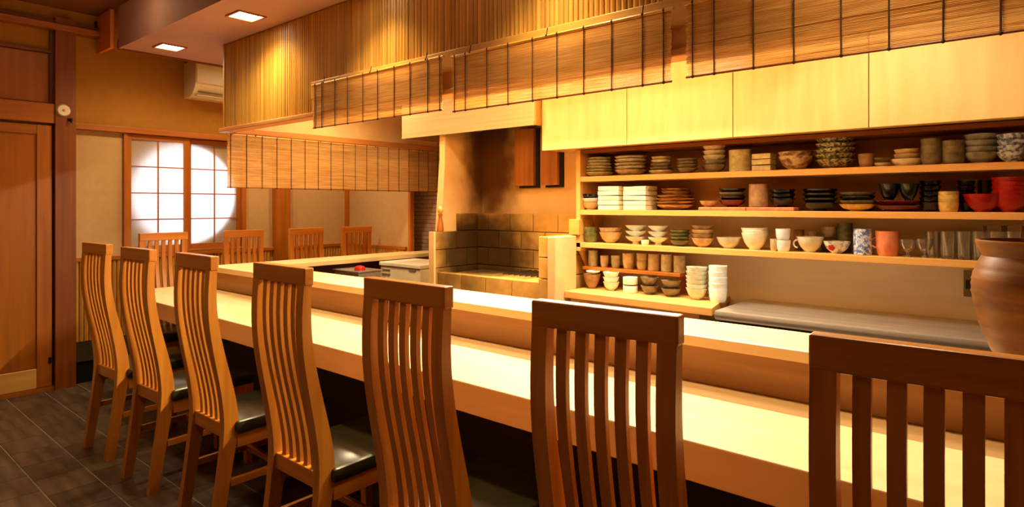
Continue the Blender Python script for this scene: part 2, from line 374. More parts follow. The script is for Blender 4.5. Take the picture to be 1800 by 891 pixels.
# ------------------------------------------------------------------ shoji window with a round daylit opening
wn = bpy.data.objects.new('window_1', None); C.objects.link(wn); wn.location = (XL, 2.15, .92); wn['kind'] = 'structure'
wx = XL + .012
part('window_frame', box(XL - .06, XL + .03, 1.675, 1.70, .92, 1.848, .003), M['frameZ'], wn)
part('window_frame', box(XL - .06, XL + .03, 2.60, 2.632, .92, 1.848, .003), M['frameZ'], wn)
part('window_sill', box(XL - .06, XL + .03, 1.70, 2.60, .915, .935, .003), M['frameY'], wn)
for nm, ya, yb, fx in (('a', 1.70, 2.16, .004), ('b', 2.14, 2.60, -.03)):
    sh = put('shoji_panel', data('paper_sheet', box(-.0015, .0015, -(yb - ya) / 2 + .03, (yb - ya) / 2 - .03, -.42, .42), M['paper']), wn, Vector((XL + fx, (ya + yb) / 2, 1.392)) - wn.location)
    def sub(n, b, m): return part(n, b, m, sh)
    X0, X1 = XL + fx - .012, XL + fx + .014
    a1 = ya + (.03 if nm == 'a' else .045); b1 = yb - (.045 if nm == 'a' else .028)
    sub('stile', box(X0, X1, ya, a1, .935, 1.845, .002), M['frameZ']); sub('stile', box(X0, X1, b1, yb, .935, 1.845, .002), M['frameZ'])
    sub('rail', box(X0, X1, a1, b1, 1.805, 1.845, .002), M['frameY']); sub('rail', box(X0, X1, a1, b1, .935, .978, .002), M['frameY'])
    for z in (1.185, 1.392, 1.598): sub('lattice_bar', box(XL + fx + .001, XL + fx + .009, a1, b1, z - .0045, z + .0045), M['frameY'])
    ym = (a1 + b1) / 2; sub('lattice_bar', box(XL + fx + .001, XL + fx + .010, ym - .005, ym + .005, .978, 1.805), M['frameZ'])
# wall layer with the round hole behind the paper, and the bright daylit glazing in it
hole = bmesh.new(); n = 64; cy, cz, rr = 2.145, 1.385, .412
ring = [hole.verts.new((0, cy + rr * math.cos(2 * math.pi * k / n), cz + rr * math.sin(2 * math.pi * k / n))) for k in range(n)]
def sq(k):
    a = 2 * math.pi * k / n; u, v = math.cos(a), math.sin(a); q = .56 / max(abs(u), abs(v)); return (0, cy + u * q, cz + v * q)
outr = [hole.verts.new(sq(k)) for k in range(n)]
for k in range(n): hole.faces.new((ring[k], ring[(k + 1) % n], outr[(k + 1) % n], outr[k]))
ex = bmesh.ops.extrude_face_region(hole, geom=hole.faces[:])
bmesh.ops.translate(hole, vec=(-.01, 0, 0), verts=[v for v in ex['geom'] if isinstance(v, bmesh.types.BMVert)])
bmesh.ops.translate(hole, vec=(XL - .0445, 0, 0), verts=hole.verts); bmesh.ops.recalc_face_normals(hole, faces=hole.faces)
part('round_opening', hole, M['darkZ'], wn)
pane = bmesh.new(); cyl(pane, (XL - .062, cy, cz), (XL - .057, cy, cz), rr + .03, n=48)
part('window_pane', pane, emit('daylight', (.93, .96, 1.0), E_WINDOW), wn)
part('outer_board', box(XL - .10, XL - .085, 1.60, 2.70, .90, 1.90), M['plaster_lo'], wn)

# ------------------------------------------------------------------ small things on the left wall
clk = thing('round_sensor', 'small round cream disc fixed on the dark post beside the door', 'sensor', (XL + .075, 1.281, 1.967))
b_ = bmesh.new(); cyl(b_, (0, 0, 0), (.018, 0, 0), .043, .036, 24); part('dial', b_, M['white'], clk, True, False)
b_ = bmesh.new(); cyl(b_, (.018, 0, 0), (.023, 0, 0), .010, .008, 12); part('button', b_, G['orange'], clk, True, False)
hk = bmesh.new(); cyl(hk, (XL + .075, 1.322, 1.905), (XL + .10, 1.322, 1.905), .007); cyl(hk, (XL + .10, 1.322, 1.91), (XL + .10, 1.322, 1.88), .005); bx(hk, XL + .075, XL + .083, 1.308, 1.336, 1.895, 1.917)
single('wall_hook', hk, M['black'], 'little black hook on the dark post under the round disc', 'hook')
br = thing('ceiling_block', 'orange wooden block hanging under the ceiling at the soffit end', 'block', (-5.14, 1.515, 2.42))
part('board', box(-5.285, -5.0, 1.503, 1.528, 2.42, 2.695, .003), noisy('orange_block_wood', (228, 128, 40), (242, 146, 54), (20, 20, 2), .4), br)
part('clip', box(-5.298, -5.286, 1.49, 1.52, 2.60, 2.66, .003), M['black'], br)
ac = thing('air_conditioner', 'beige wall air conditioner high up beside the bamboo wall', 'air conditioner', (XL, 2.53, 2.17))
prof = [(XL, 2.17), (XL + .10, 2.17), (XL + .17, 2.195), (XL + .215, 2.25), (XL + .225, 2.32), (XL + .225, 2.44), (XL + .20, 2.455), (XL, 2.455)]
acb = bmesh.new(); aa = [acb.verts.new((x, 2.12, z)) for x, z in prof]; bb_ = [acb.verts.new((x, 2.95, z)) for x, z in prof]
acb.faces.new(aa); acb.faces.new(bb_[::-1])
for k in range(len(prof)): acb.faces.new((aa[k], bb_[k], bb_[(k + 1) % len(prof)], aa[(k + 1) % len(prof)]))
bmesh.ops.recalc_face_normals(acb, faces=acb.faces)
part('body', acb, M['whitew'], ac)
part('front_panel', box(XL + .224, XL + .236, 2.125, 2.945, 2.275, 2.45, .004), M['whitew'], ac)
part('louvre', box(XL + .19, XL + .205, 2.15, 2.92, 2.205, 2.212), M['greyslot'], ac)
part('flap', box(XL + .155, XL + .20, 2.14, 2.93, 2.178, 2.186, .002), M['white'], ac)

# ------------------------------------------------------------------ counter, raised ledge
ct = thing('bar_counter', 'long pale cypress bar counter slab turning the corner along the chairs', 'counter', (-1.6, 1.65, 0))
part('counter_top', prism([(-4.50, 1.438), (1.45, 1.438), (1.45, 1.955), (-4.27, 1.955), (-4.66, 1.955), (-4.66, 1.62)], .62, .72, .004), M['counter'], ct)
ca = thing('counter_arm', 'short pale cypress counter slab before the shoji window', 'counter', (-4.46, 2.8, 0))
part('counter_top', prism([(-4.66, 1.956), (-4.27, 1.956), (-4.27, 3.66), (-4.66, 3.66)], .62, .72, .004), M['counter_y'], ca)
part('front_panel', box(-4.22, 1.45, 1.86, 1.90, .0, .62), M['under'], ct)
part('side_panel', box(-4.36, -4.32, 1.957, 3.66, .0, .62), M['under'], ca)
lg = thing('serving_ledge', 'raised pale ledge on a brown riser behind the bar counter', 'ledge', (-1.6, 2.04, .72))
part('ledge_top', prism([(-4.36, 1.90), (1.45, 1.90), (1.45, 2.184), (-4.065, 2.184), (-4.36, 2.184)], .842, .877, .004), M['ledge'], lg)
part('ledge_top', prism([(-4.36, 2.185), (-4.065, 2.185), (-4.065, 3.94), (-4.30, 3.94), (-4.30, 3.65), (-4.36, 3.65)], .842, .877, .004), M['ledge_y'], lg)
part('riser', box(-4.27, 1.45, 1.925, 1.955, .722, .842), M['riser'], lg)
part('riser', box(-4.30, -4.27, 1.925, 3.65, .722, .842), M['riser_y'], lg)
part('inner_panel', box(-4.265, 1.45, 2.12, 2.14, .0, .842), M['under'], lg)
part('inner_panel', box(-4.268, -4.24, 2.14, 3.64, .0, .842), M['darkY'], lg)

# ------------------------------------------------------------------ chairs
CW, CH = .322, 1.10
PZ = [(0, .00, .040), (.10, .016, .042), (.22, .034, .045), (.34, .052, .050), (.42, .062, .056), (.48, .062, .056), (.55, .052, .052), (.63, .036, .047), (.71, .018, .042),
      (.79, .002, .038), (.87, -.009, .034), (.95, -.012, .031), (1.03, -.008, .028), (1.07, -.005, .026)]
def prof_at(z):
    for a, b in zip(PZ, PZ[1:]):
        if a[0] <= z <= b[0]:
            f = (z - a[0]) / (b[0] - a[0]); return a[1] + f * (b[1] - a[1]), a[2] + f * (b[2] - a[2])
    return PZ[-1][1:]
def dense(z0, z1, k):
    """smooth the S curve"""
    out = []
    for i in range(k + 1):
        z = z0 + (z1 - z0) * i / k
        ys = [prof_at(min(1.07, max(0, z + dz))) for dz in (-.03, 0, .03)]
        out.append((z, sum(a for a, _ in ys) / 3, sum(b for _, b in ys) / 3))
    return out
CHAIR = {}
def chair_meshes():
    D = CHAIR
    for sgn, key in ((-1, 'pl'), (1, 'pr')):
        secs = []
        for z, yc, dp in dense(0, 1.06, 26):
            wd = .034 + (.006 if z > .4 else 0)
            xo = sgn * (CW / 2 - .002); xi = sgn * (CW / 2 - wd)
            secs.append((min(xo, xi), max(xo, xi), yc - dp / 2, yc + dp / 2, z))
        D[key] = data('rear_post', loft(secs), M['chairZ'], True)
    D['top'] = data('top_rail', box(-CW / 2, CW / 2, -.021, .013, 1.045, 1.10, .004), M['chairX'])
    xs = [-CW / 2 + .040 + (CW - .08) * (k + .5) / 5.0 for k in range(5)]
    gap = (CW - .08 - 5 * .0245) / 6
    xs = [-CW / 2 + .040 + gap * (k + 1) + .0245 * (k + .5) for k in range(5)]
    D['xs'] = xs
    D['slat'] = data('slat', loft([(-.01225, .01225, yc - .007, yc + .007, z) for z, yc, dp in dense(.43, 1.05, 18)]), M['chairZ'], True)
    yb = prof_at(.42)[0]
    D['low'] = data('lower_rail', box(-CW / 2 + .035, CW / 2 - .035, yb - .02, yb + .018, .385, .44, .003), M['chairX'])
    D['leg'] = data('leg', loft([(-.015, .015, -.015, .015, 0), (-.019, .019, -.019, .019, .40)]), M['chairZ'])
    D['front'] = data('front_rail', box(-.15, .15, -.011, .011, .345, .40, .002), M['chairX'])
    D['side'] = data('side_rail', box(-.011, .011, .085, .43, .345, .40, .002), M['chairY'])
    D['str'] = data('stretcher', box(-.009, .009, .06, .43, .20, .228, .002), M['chairY'])
    D['cross'] = data('stretcher', box(-.14, .14, -.009, .009, .20, .225, .002), M['chairX'])
    cu = box(-.178, .178, .075, .475, .402, .452, .016)
    D['seat'] = data('seat_cushion', cu, M['leather'], True)
chair_meshes()
def chair(x, y, rz, sc, label, group):
    t = thing('dining_chair', label, 'chair', (x, y, 0), rz, group); t.scale = (sc, sc, sc)
    D = CHAIR
    put('rear_post', D['pl'], t); put('rear_post', D['pr'], t); put('top_rail', D['top'], t); put('lower_rail', D['low'], t)
    for xx in D['xs']: put('slat', D['slat'], t, (xx, 0, 0))
    for s in (-1, 1):
        put('leg', D['leg'], t, (s * .152, .445, 0)); put('side_rail', D['side'], t, (s * .15, 0, 0)); put('stretcher', D['str'], t, (s * .15, 0, 0))
    put('front_rail', D['front'], t, (0, .445, 0)); put('stretcher', D['cross'], t, (0, .28, 0))
    put('seat_cushion', D['seat'], t)
    return t
ords = ['first', 'second', 'third', 'fourth', 'fifth', 'sixth', 'seventh', 'eighth']
FR = [(-3.73, 1.065, 3, 1.0), (-3.156, 1.065, 2, 1.0), (-2.54, 1.067, 0, 1.003), (-1.875, 1.06, 0, 1.003), (-1.247, 1.055, 0, 1.0), (-.643, 1.045, 3, 1.0), (-.102, 1.05, 1.5, 1.0)]
for i, (x, y, rz, sc) in enumerate(FR):
    lab = ('orange brown slatted high-back chair at the long counter, %s from the door' % ords[i])
    if i == 6: lab = 'reddish brown slatted high-back chair at the long counter, closest to the big jar'
    chair(x, y, math.radians(rz), sc, lab, 'high-back chairs along the long counter')
for i, y in enumerate((1.77, 2.36, 2.913, 3.43)):
    chair(-4.765, y, -math.pi / 2, 1.0, 'light orange slatted chair across the short counter arm, %s from the door side' % ords[i], 'high-back chairs along the short counter arm')

# ------------------------------------------------------------------ bamboo wall above the counter and its reed screens
YV = 1.97
bv = thing('bamboo_valance', 'hanging wall of split bamboo poles above the counter', 'valance', (-1.5, YV, 1.83))
part('backing_board', box(-4.25, 1.45, YV + .016, YV + .05, 1.86, ZS), M['plaster_k'], bv)
pb = bmesh.new(); cyl(pb, (0, 0, -.29), (0, 0, .29), .0118, n=8)
pmb = data('bamboo_pole', pb, M['bamboo'], True)
x = -4.238
while x < -.40:
    o = put('bamboo_pole', pmb, bv, Vector((x, YV + .012 + random.uniform(-.002, .002), 2.115)) - bv.location)
    x += .0232
part('edge_post', box(-4.268, -4.25, YV - .005, YV + .05, 1.84, ZS), M['bamboo_lo'], bv)
part('bottom_rail', box(-4.285, 1.45, YV - .03, YV + .055, 1.80, 1.828, .006), M['pinkrail'], bv)
part('bottom_board', box(at(551, YV)[0], 1.45, YV - .006, YV + .03, 1.828, 1.905), M['plaster_k'], bv)
xa = at(640, YV - .012)[0]
part('hanging_rail', box(at(551, YV)[0], 1.45, YV - .018, YV + .002, 1.905, 2.003, .003), M['hook_rail'], bv)
av = thing('plaster_valance', 'plastered hanging wall over the counter arm with an orange bottom rail', 'valance', (-4.25, 2.95, 1.80))
part('plaster_board', box(-4.275, -4.225, YV + .055, 3.94, 1.84, ZS), M['plaster_k'], av)
part('bottom_rail', box(-4.285, -4.205, YV + .056, 3.94, 1.795, 1.84, .006), M['pinkrail_y'], av)
def screen(name_label, origin, rz, Ln, z0, z1, cords, group, nhook=3, tilt=0):
    """a split-reed screen: reeds along local x, hanging from z1 to z0"""
    t = thing('reed_screen', name_label, 'reed screen', origin, rz, group); Hh = z1 - z0; t.rotation_euler[1] = tilt
    rb = bmesh.new(); z = .012; k = 0
    while z < Hh - .004:
        rr_ = random.uniform(.0016, .0021); jy = random.uniform(-.0006, .0006); e0, e1 = random.uniform(-.004, .002), random.uniform(-.002, .004)
        nseg = max(2, int(Ln / .4)); prev = None
        for q in range(nseg):
            cyl(rb, (e0 + (Ln - e0 + e1) * q / nseg, jy, -z), (e0 + (Ln - e0 + e1) * (q + 1) / nseg, jy, -z), rr_, n=5, cap=False)
        z += .0044; k += 1
    o = part('reed', rb, M['reed'], t, True, False); o['kind'] = 'stuff'
    rod = bmesh.new(); cyl(rod, (-.01, 0, -.004), (Ln + .01, 0, -.004), .0065, n=8); part('top_rod', rod, M['hook_rail'], t, True, False)
    rod = bmesh.new(); cyl(rod, (-.004, 0, -Hh + .003), (Ln + .004, 0, -Hh + .003), .0038, n=8); part('bottom_rod', rod, M['darkX'], t, True, False)
    cb = bmesh.new(); cyl(cb, (0, -.0045, .003), (0, -.0045, -Hh), .0021, n=6); cyl(cb, (0, .0045, .003), (0, .0045, -Hh), .0018, n=6)
    bmesh.ops.create_icosphere(cb, subdivisions=1, radius=.006, matrix=Matrix.Translation((0, -.003, -Hh + .002)))
    bmesh.ops.create_icosphere(cb, subdivisions=1, radius=.005, matrix=Matrix.Translation((0, -.005, -.004)))
    cm = data('cord', cb, M['cordm'])
    for c in cords: put('cord', cm, t, (c, 0, 0))
    hb = bmesh.new(); cyl(hb, (0, -.004, -.004), (0, .004, .03), .0022, n=6); bmesh.ops.create_icosphere(hb, subdivisions=1, radius=.006, matrix=Matrix.Translation((0, -.004, -.002)))
    hm = data('hook', hb, M['black'])
    for c in range(nhook): put('hook', hm, t, (Ln * (.1 + .8 * c / max(1, nhook - 1)), 0, 0))
    return t
YS = 1.925
grp = 'reed screens above the counter'
def fscreen(lab, p0, p1, z0, z1, px, x1=None, tilt=0):
    x0 = at(p0, YS)[0]; x1 = at(p1, YS)[0] if x1 is None else x1
    return screen(lab, (x0, YS, z1), 0, x1 - x0, z0, z1, [at(p, YS)[0] - x0 for p in px], grp, 3, tilt)
fscreen('short brown reed screen with dark cords, above the fourth and fifth chairs', 551, 777, 1.728, 1.975, [555, 567, 590, 612, 639, 665, 694, 722, 753, 774])
fscreen('long brown reed screen with dark cords, between hood and cabinet doors', 797, 1179, 1.712, 1.963, [800, 819, 857, 894, 937, 980, 1027, 1076, 1130, 1167])
fscreen('widest brown reed screen with dark cords, reaching over the cabinet doors', 1208, 0, 1.718, 1.968, [1218, 1256, 1325, 1396, 1479, 1563, 1658, 1759, 1880, 2010, 2160], .72)
y0, y1 = YV + .0, 3.935
screen('tall pale reed screen hanging over the counter arm before the round window', (-4.21, y0, 1.790), math.pi / 2, y1 - y0, 1.418, 1.790,
       [.02 + k * .1135 for k in range(18)], grp, 4)

# ------------------------------------------------------------------ downlights
dl_glow = emit('downlight_lens', (1.0, .86, .58), 14.0)
dlf = data('frame', box(-.085, .085, -.085, .085, -.006, .002, .003), M['ceil']); 
def spot(name, x, y, z, e, ang, col, blend=.7, r=.05):
    l = bpy.data.lights.new(name, 'SPOT'); l.energy = e; l.spot_size = math.radians(ang); l.spot_blend = blend; l.color = col; l.shadow_soft_size = r
    o = bpy.data.objects.new(name, l); C.objects.link(o); o.location = (x, y, z); return o
pos = ['nearest the air conditioner', 'second from the air conditioner', 'third from the air conditioner', 'fourth from the air conditioner', 'fifth from the air conditioner']
for i, x in enumerate((-4.62, -3.52, -2.45, -1.38, -.30)):
    t = thing('downlight', 'square glowing downlight in the soffit, ' + pos[i], 'downlight', (x, 1.755, ZS), 0, 'downlights in the soffit')
    fb = bmesh.new()
    for a in ((-.085, .085, -.085, -.072), (-.085, .085, .072, .085), (-.085, -.072, -.072, .072), (.072, .085, -.072, .072)): bx(fb, a[0], a[1], a[2], a[3], -.008, -.0005)
    part('frame', fb, M['frameX'], t, False, False)
    part('lens', box(-.07, .07, -.07, .07, -.004, -.001), dl_glow, t, False, False)
    s = spot('downlight_lamp', x, 1.755, ZS - .02, E_DOWN, (165, 150, 116, 112, 112)[i], WARM, 1.0, .06); s.parent = None
for y in (2.45, 3.25):  # unseen lamps added to brighten the back wall and arm chairs
    spot('arm_fill_lamp', -4.68, y, ZS - .02, E_DOWN, 140, WARM, 1.0, .06)
    t = thing('downlight', 'square unseen downlight added over the counter arm, %s the back wall' % ('away from' if y < 3 else 'close to'), 'downlight', (-4.68, y, ZS))
    part('lens', box(-.07, .07, -.07, .07, -.004, -.001), dl_glow, t, False, False)
t = thing('ceiling_lamp', 'round glowing lamp on the main ceiling by the soffit edge', 'lamp', (-4.22, 1.27, ZC))
b_ = bmesh.new(); cyl(b_, (0, 0, -.03), (0, 0, 0), .115, .12, 24); part('base', b_, M['white'], t, True, False)
part('shade', lathe([(0, -.075), (.05, -.072), (.085, -.058), (.105, -.03)], 24), emit('lamp_shade_glow', (1, .74, .42), 5.0), t, True, False)
l = bpy.data.lights.new('ceiling_lamp_light', 'POINT'); l.energy = E_CEIL; l.color = WARMER; l.shadow_soft_size = .12
o = bpy.data.objects.new('ceiling_lamp_light', l); C.objects.link(o); o.location = (-4.22, 1.2, ZC - .16)
for x, y, k in ((-2.9, .25, 1.0), (-1.5, .15, .55), (-4.2, .3, .5)):                 # warm fill lamps added over the dining side, behind the frame's top edge
    s = spot('dining_fill_lamp', x, y, ZC - .02, E_DINING * k, 165, WARMER, 1.0, .12)
# kitchen batten over the work aisle
bt = thing('batten_light', 'long kitchen batten light behind the bamboo wall', 'light', (-1.6, 2.76, 2.08))
part('housing', box(-2.55, -.65, 2.73, 2.80, 2.10, 2.15), M['white'], bt)
for x in (-2.3, -.9): part('stem', box(x - .008, x + .008, 2.757, 2.773, 2.15, 2.409), M['white'], bt)
tb = bmesh.new(); cyl(tb, (-2.45, 2.755, 2.084), (-.75, 2.755, 2.084), .012, n=10)
part('tube', tb, emit('tube_glow', (1.0, .86, .58), 4.0), bt, True)
l = bpy.data.lights.new('batten_lamp', 'AREA'); l.shape = 'RECTANGLE'; l.size = 1.6; l.size_y = .03; l.energy = E_BATTEN; l.color = (1.0, .88, .64); l.spread = math.radians(150)
o = bpy.data.objects.new('batten_lamp', l); C.objects.link(o); o.location = (-1.74, 2.735, 2.07); o.rotation_euler = (-math.radians(40), 0, 0)
for i, (x, y) in enumerate(((-3.65, 2.62), (-2.75, 2.34), (-.4, 2.5), (-1.55, 2.3))):  # unseen lamps; all but the oven one added to brighten the kitchen
    t = thing('unseen_kitchen_downlight', 'square unseen downlight over the kitchen aisle, ' + ('added beside the counter arm', 'before the oven', 'added above the big jar', 'added before the wall cabinets')[i], 'downlight', (x, y, ZS))
    part('lens', box(-.07, .07, -.07, .07, -.004, -.001), dl_glow, t, False, False)
    fb = bmesh.new()
    for a in ((-.085, .085, -.085, -.072), (-.085, .085, .072, .085), (-.085, -.072, -.072, .072), (.072, .085, -.072, .072)): bx(fb, a[0], a[1], a[2], a[3], -.008, -.0005)
    part('frame', fb, M['frameX'], t, False, False)
    spot('unseen_kitchen_lamp', x, y, ZS - .02, E_KITCHEN * (1.5, 1.25, .6, .6)[i], 140, ((1.0, .78, .44), (1.0, .78, .44), (1.0, .88, .68), (1.0, .88, .62))[i], .7, .07)

# ------------------------------------------------------------------ kitchen: hood, oven, cabinets, shelves
hd = thing('range_hood', 'stainless hood over the brick oven', 'hood', (-2.92, 3.16, 1.787))
HX0, HX1, HY0, HZ0 = -3.546, -2.294, 2.95, 1.787
part('front_panel', box(HX0, HX1 - .012, HY0, HY0 + .015, HZ0, ZS - .005), M['steel_hood'], hd)
part('side_panel', box(HX0, HX0 + .015, HY0 + .015, 3.37, HZ0, ZS - .005), M['hood_side'], hd)
part('side_panel', box(HX1 - .012, HX1, HY0, 3.362, HZ0, ZS - .005), M['hook_rail'], hd)
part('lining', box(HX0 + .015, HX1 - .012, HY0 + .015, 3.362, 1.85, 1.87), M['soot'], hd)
part('rim', box(HX0, HX1 - .012, HY0 - .004, HY0, HZ0, HZ0 + .012), M['steel_hood'], hd)
struct('wall_kitchen_partition', box(-3.18, -3.125, 2.985, YK, 0, 1.84), M['ovenwall'])
struct('wall_back_oven', box(-3.125, -2.105, YK - .012, YK, 0, ZS), M['ovenwall'])
sl = bmesh.new(); loft([(-3.182, -3.1245, 2.945, 2.986, 1.115), (-3.182, -3.1245, 2.984, 2.986, 1.60)], sl); struct('trim_15', sl, M['plaster_k'])
ov = thing('brick_oven', 'pale firebrick grill oven with a sooty corner', 'oven', (-2.62, 2.95, 0))
OX0, OX1, OY0, OY1 = -3.075, -2.20, 2.85, 3.26
def bw(x0, x1, y0, y1, z0, z1):
    b = data('brick', box(x0 + .0025, x1 - .0025, y0 + .0025, y1 - .0025, z0 + .0025, z1 - .0025, .003), M['brick'])
    c = Vector(((x0 + x1) / 2, (y0 + y1) / 2, (z0 + z1) / 2))
    for v in b.vertices: v.co = v.co - c
    put('brick', b, ov, c - ov.location)
RH = .124
zr = [.85 - RH * 0, .85]
# rear courses
part('mortar_core', box(OX0 + .004, -2.075, OY1 + .012, OY1 + .055, .0, 1.225), M['mortar'], ov)
for r in range(4):
    z0 = .745 + r * RH; x = OX0 - (r % 2) * .1
    while x < -2.075:
        a, b = max(OX0, x), min(-2.07, x + .205)
        if b - a > .03: bw(a, b, OY1, OY1 + .06, z0, z0 + RH)
        x += .205
# left wall: three courses, fourth course only at the rear
part('mortar_core', box(-3.121, -3.083, OY0 + .006, OY1 + .05, .0, 1.112), M['mortar'], ov)
for r in range(3):
    z0 = .745 + r * RH; y = OY0 - (r % 2) * .1
    while y < OY1 + .05:
        a, b = max(OY0, y), min(OY1 + .055, y + .205)
        if b - a > .03: bw(-3.125, OX0, a, b, z0, z0 + RH)
        y += .205
bw(-3.125, OX0, 3.09, OY1 + .055, 1.117, 1.241)
# hearth with its lip
part('hearth', box(OX0, OX1, OY0 + .07, OY1, .0, .80), M['mortar'], ov)
x = OX0
while x < OX1 - .02:
    bw(x, min(OX1, x + .218), OY0 + .02, OY0 + .085, .70, .845); x += .218
x = OX0 + .05
while x < OX1 - .1:
    bw(x, min(OX1, x + .2), OY0 + .09, OY1, .80, .835 + random.uniform(0, .012)); x += .2
for gx in range(7):                                               # iron skewers across the pit
    b_ = bmesh.new(); cyl(b_, (OX0 + .52 + gx * .045, OY0 + .10, .862), (OX0 + .52 + gx * .045, OY1 - .02, .862), .004, n=6); part('grill_bar', b_, M['black'], ov, True)
part('end_slab', box(-3.127, -3.073, OY0 - .016, OY0 - .001, .55, 1.118, .003), M['plaster_k'], ov)
# right pier
for r in range(3):
    z0 = .745 + r * RH; bw(OX1, OX1 + .07, OY0, OY0 + .19, z0, z0 + RH)
    bw(OX1, OX1 + .07, OY0 + .19, OY1, z0, z0 + RH)
part('side_slab', box(OX1 + .07, OX1 + .128, OY0 - .003, 3.06, .55, 1.115, .004), M['plaster_k'], ov)
bw(OX1 + .04, OX1 + .12, 3.10, 3.24, 1.115, 1.215)
# wooden plaques on the smoked wall
for i, (a, b, zb, lab) in enumerate(((905, 938, 1.432, 'dark brown wooden plaque hanging under the hood, farther from the shelves'), (951, 980, 1.432, 'dark brown wooden plaque hanging under the hood, next to the shelf post'))):
    t = thing('wooden_plaque', lab, 'plaque', (at((a + b) / 2, 3.32)[0], 3.32, zb), 0, 'plaques on the oven wall')
    xa_, xb_ = at(a, 3.32)[0], at(b, 3.32)[0]
    part('board', box(xa_, xb_, 3.315, 3.345, zb, zb + .395, .003), M['plaque'], t)
    part('shadow_strip', box(xa_ + .02, xb_ + .022, 3.345, 3.366, zb - .014, zb + .395), M['soot'], t)  # dark strip that stands in for the board's shadow
# upper cabinets: four units with one door each
CY = 3.0; xs = [-2.287, -1.698, -1.111, -.526, .061, .648]
for i in range(5):
    t = thing('wall_cabinet', 'pale yellow wall cabinet with a flush door, %s from the hood' % ords[i], 'cabinet', (xs[i], 3.19, 1.635), 0, 'wall cabinets above the shelves')
    part('body', box(xs[i] + .001, xs[i + 1] - .001, CY + .022, YK, 1.637, 2.15), M['shelfZ'], t)
    part('door', box(xs[i] + .0022, xs[i + 1] - .0022, CY, CY + .02, 1.632, 2.155, .0015), M['cab'], t)
struct('trim_16', box(-2.287, 1.45, CY + .05, YK, 2.155, ZS), M['plaster_k'])
# open shelves
SY = 3.12; SX0, SX1 = -2.115, .72
sh = thing('wall_shelf', 'long open wooden wall shelf with three boards of crockery', 'shelf', (-.7, 3.25, 1.04))
part('side_board', box(SX0, SX0 + .03, SY, YK - .002, 1.02, 1.632), M['shelfZ'], sh)
part('side_board', box(SX1, SX1 + .03, SY, YK - .002, 1.02, 1.632), M['shelfZ'], sh)
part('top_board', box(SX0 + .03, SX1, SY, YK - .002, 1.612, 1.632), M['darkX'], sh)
part('back_board', box(SX0 + .03, SX1, YK - .010, YK - .002, 1.24, 1.612), M['inner'], sh)
SHZ = {'bottom': 1.072, 'middle': 1.270, 'top': 1.470}
for nme, z in (('b', 1.072), ('m', 1.270), ('t', 1.470)):
    part('shelf_board', box(SX0 + .03 if nme != 'b' else SX0, SX1, SY, YK - .012, z - .030, z, .002), M['shelfX'], sh)
sd = bmesh.new(); loft([(SX0, SX0 + .02, 3.30, YK - .013, .81), (SX0, SX0 + .02, SY + .01, YK - .013, 1.038)], sd); part('bracket', sd, M['shelfZ'], sh)
# wooden work top beside the oven, steel counter
wtp = thing('side_bench', 'pale wooden bench top beside the oven under the shelves', 'bench', (-1.65, 3.14, 0))
part('bench_top', prism([(-2.068, 2.93), (-1.175, 2.90), (-1.262, 3.365), (-2.068, 3.365)], .76, .80, .003), M['shelfX'], wtp)
part('cabinet_body', box(-2.05, -1.27, 2.97, 3.36, 0, .76), M['shelfX'], wtp)
st = thing('steel_counter', 'stainless steel work counter with doors along the kitchen wall', 'counter', (.1, 3.13, 0))
stp = box(-1.165, 1.45, 2.885, 3.37, .745, .795, .018); part('worktop', stp, M['steel'], st, True)
part('body', box(-1.16, 1.45, 2.94, 3.37, .08, .745), M['black'], st)
for k, (a, b) in enumerate(((-1.14, -.98), (-.82, -.14), (-.12, .56), (.58, 1.2))):
    dd = part('door', box(a, b, 2.918, 2.94, .14, .722, .004), M['steel'], st)
    part('handle', box(a + .02, b - .02, 2.904, 2.918, .66, .69, .003), M['white'], dd)
op = thing('wall_plate', 'small grey metal plate on the kitchen wall beside the big jar', 'plate', (-.205, YK - .012, .90))
part('plate', box(-.222, -.190, YK - .014, YK - .002, .895, 1.01, .002), M['greyslot'], op)
part('socket', box(-.214, -.198, YK - .018, YK - .014, .93, .97), M['black'], op)
# cup rack on the bench
rk = thing('cup_rack', 'low brown wooden rack for small cups on the bench', 'rack', (-1.78, 3.2, .80))
RX0, RX1, RY0 = -2.09, -1.455, 3.12
part('rack_board', box(RX0, RX1, RY0 + .03, YK - .015, .905, .925, .002), M['frameX'], rk)
for a in (RX0 + .03, RX1 - .05): part('rack_leg', box(a, a + .018, RY0 + .06, YK - .02, .80, .905), M['frameZ'], rk)

# ------------------------------------------------------------------ crockery
def prof_bowl(r, h, th=.004):
    f = .42 * r
    return [(0, .004), (f * .8, .004), (f * .85, 0), (f, 0), (f, .006), (.53 * r, .10 * h + .004), (.76 * r, .40 * h), (.90 * r, .72 * h), (.985 * r, .95 * h), (r, h), (r - th, h), (.89 * r - th, .73 * h), (.74 * r - th, .42 * h), (.5 * r, .14 * h + .008), (0, .10 * h + .008)]
def prof_plate(r, h, th=.004):
    return [(0, .002), (.5 * r, .002), (.52 * r, 0), (.6 * r, 0), (.62 * r, .004), (.86 * r, .45 * h), (r, h), (r - .002, h + .002), (.84 * r, .45 * h + th), (.58 * r, .004 + th), (0, .004 + th)]
def prof_cup(r, h, th=.003):
    return [(0, .003), (.62 * r, .003), (.64 * r, 0), (.74 * r, 0), (.82 * r, .08 * h), (.93 * r, .35 * h), (r, h), (r - th, h), (.92 * r - th, .4 * h), (.75 * r - th, .12 * h), (0, .1 * h)]
def prof_straight(r, h, th=.003):
    return [(0, 0), (.93 * r, 0), (.98 * r, .02 * h), (r, .06 * h), (r, .94 * h), (r, h), (r - th, h), (r - th, .08 * h), (0, .06 * h)]
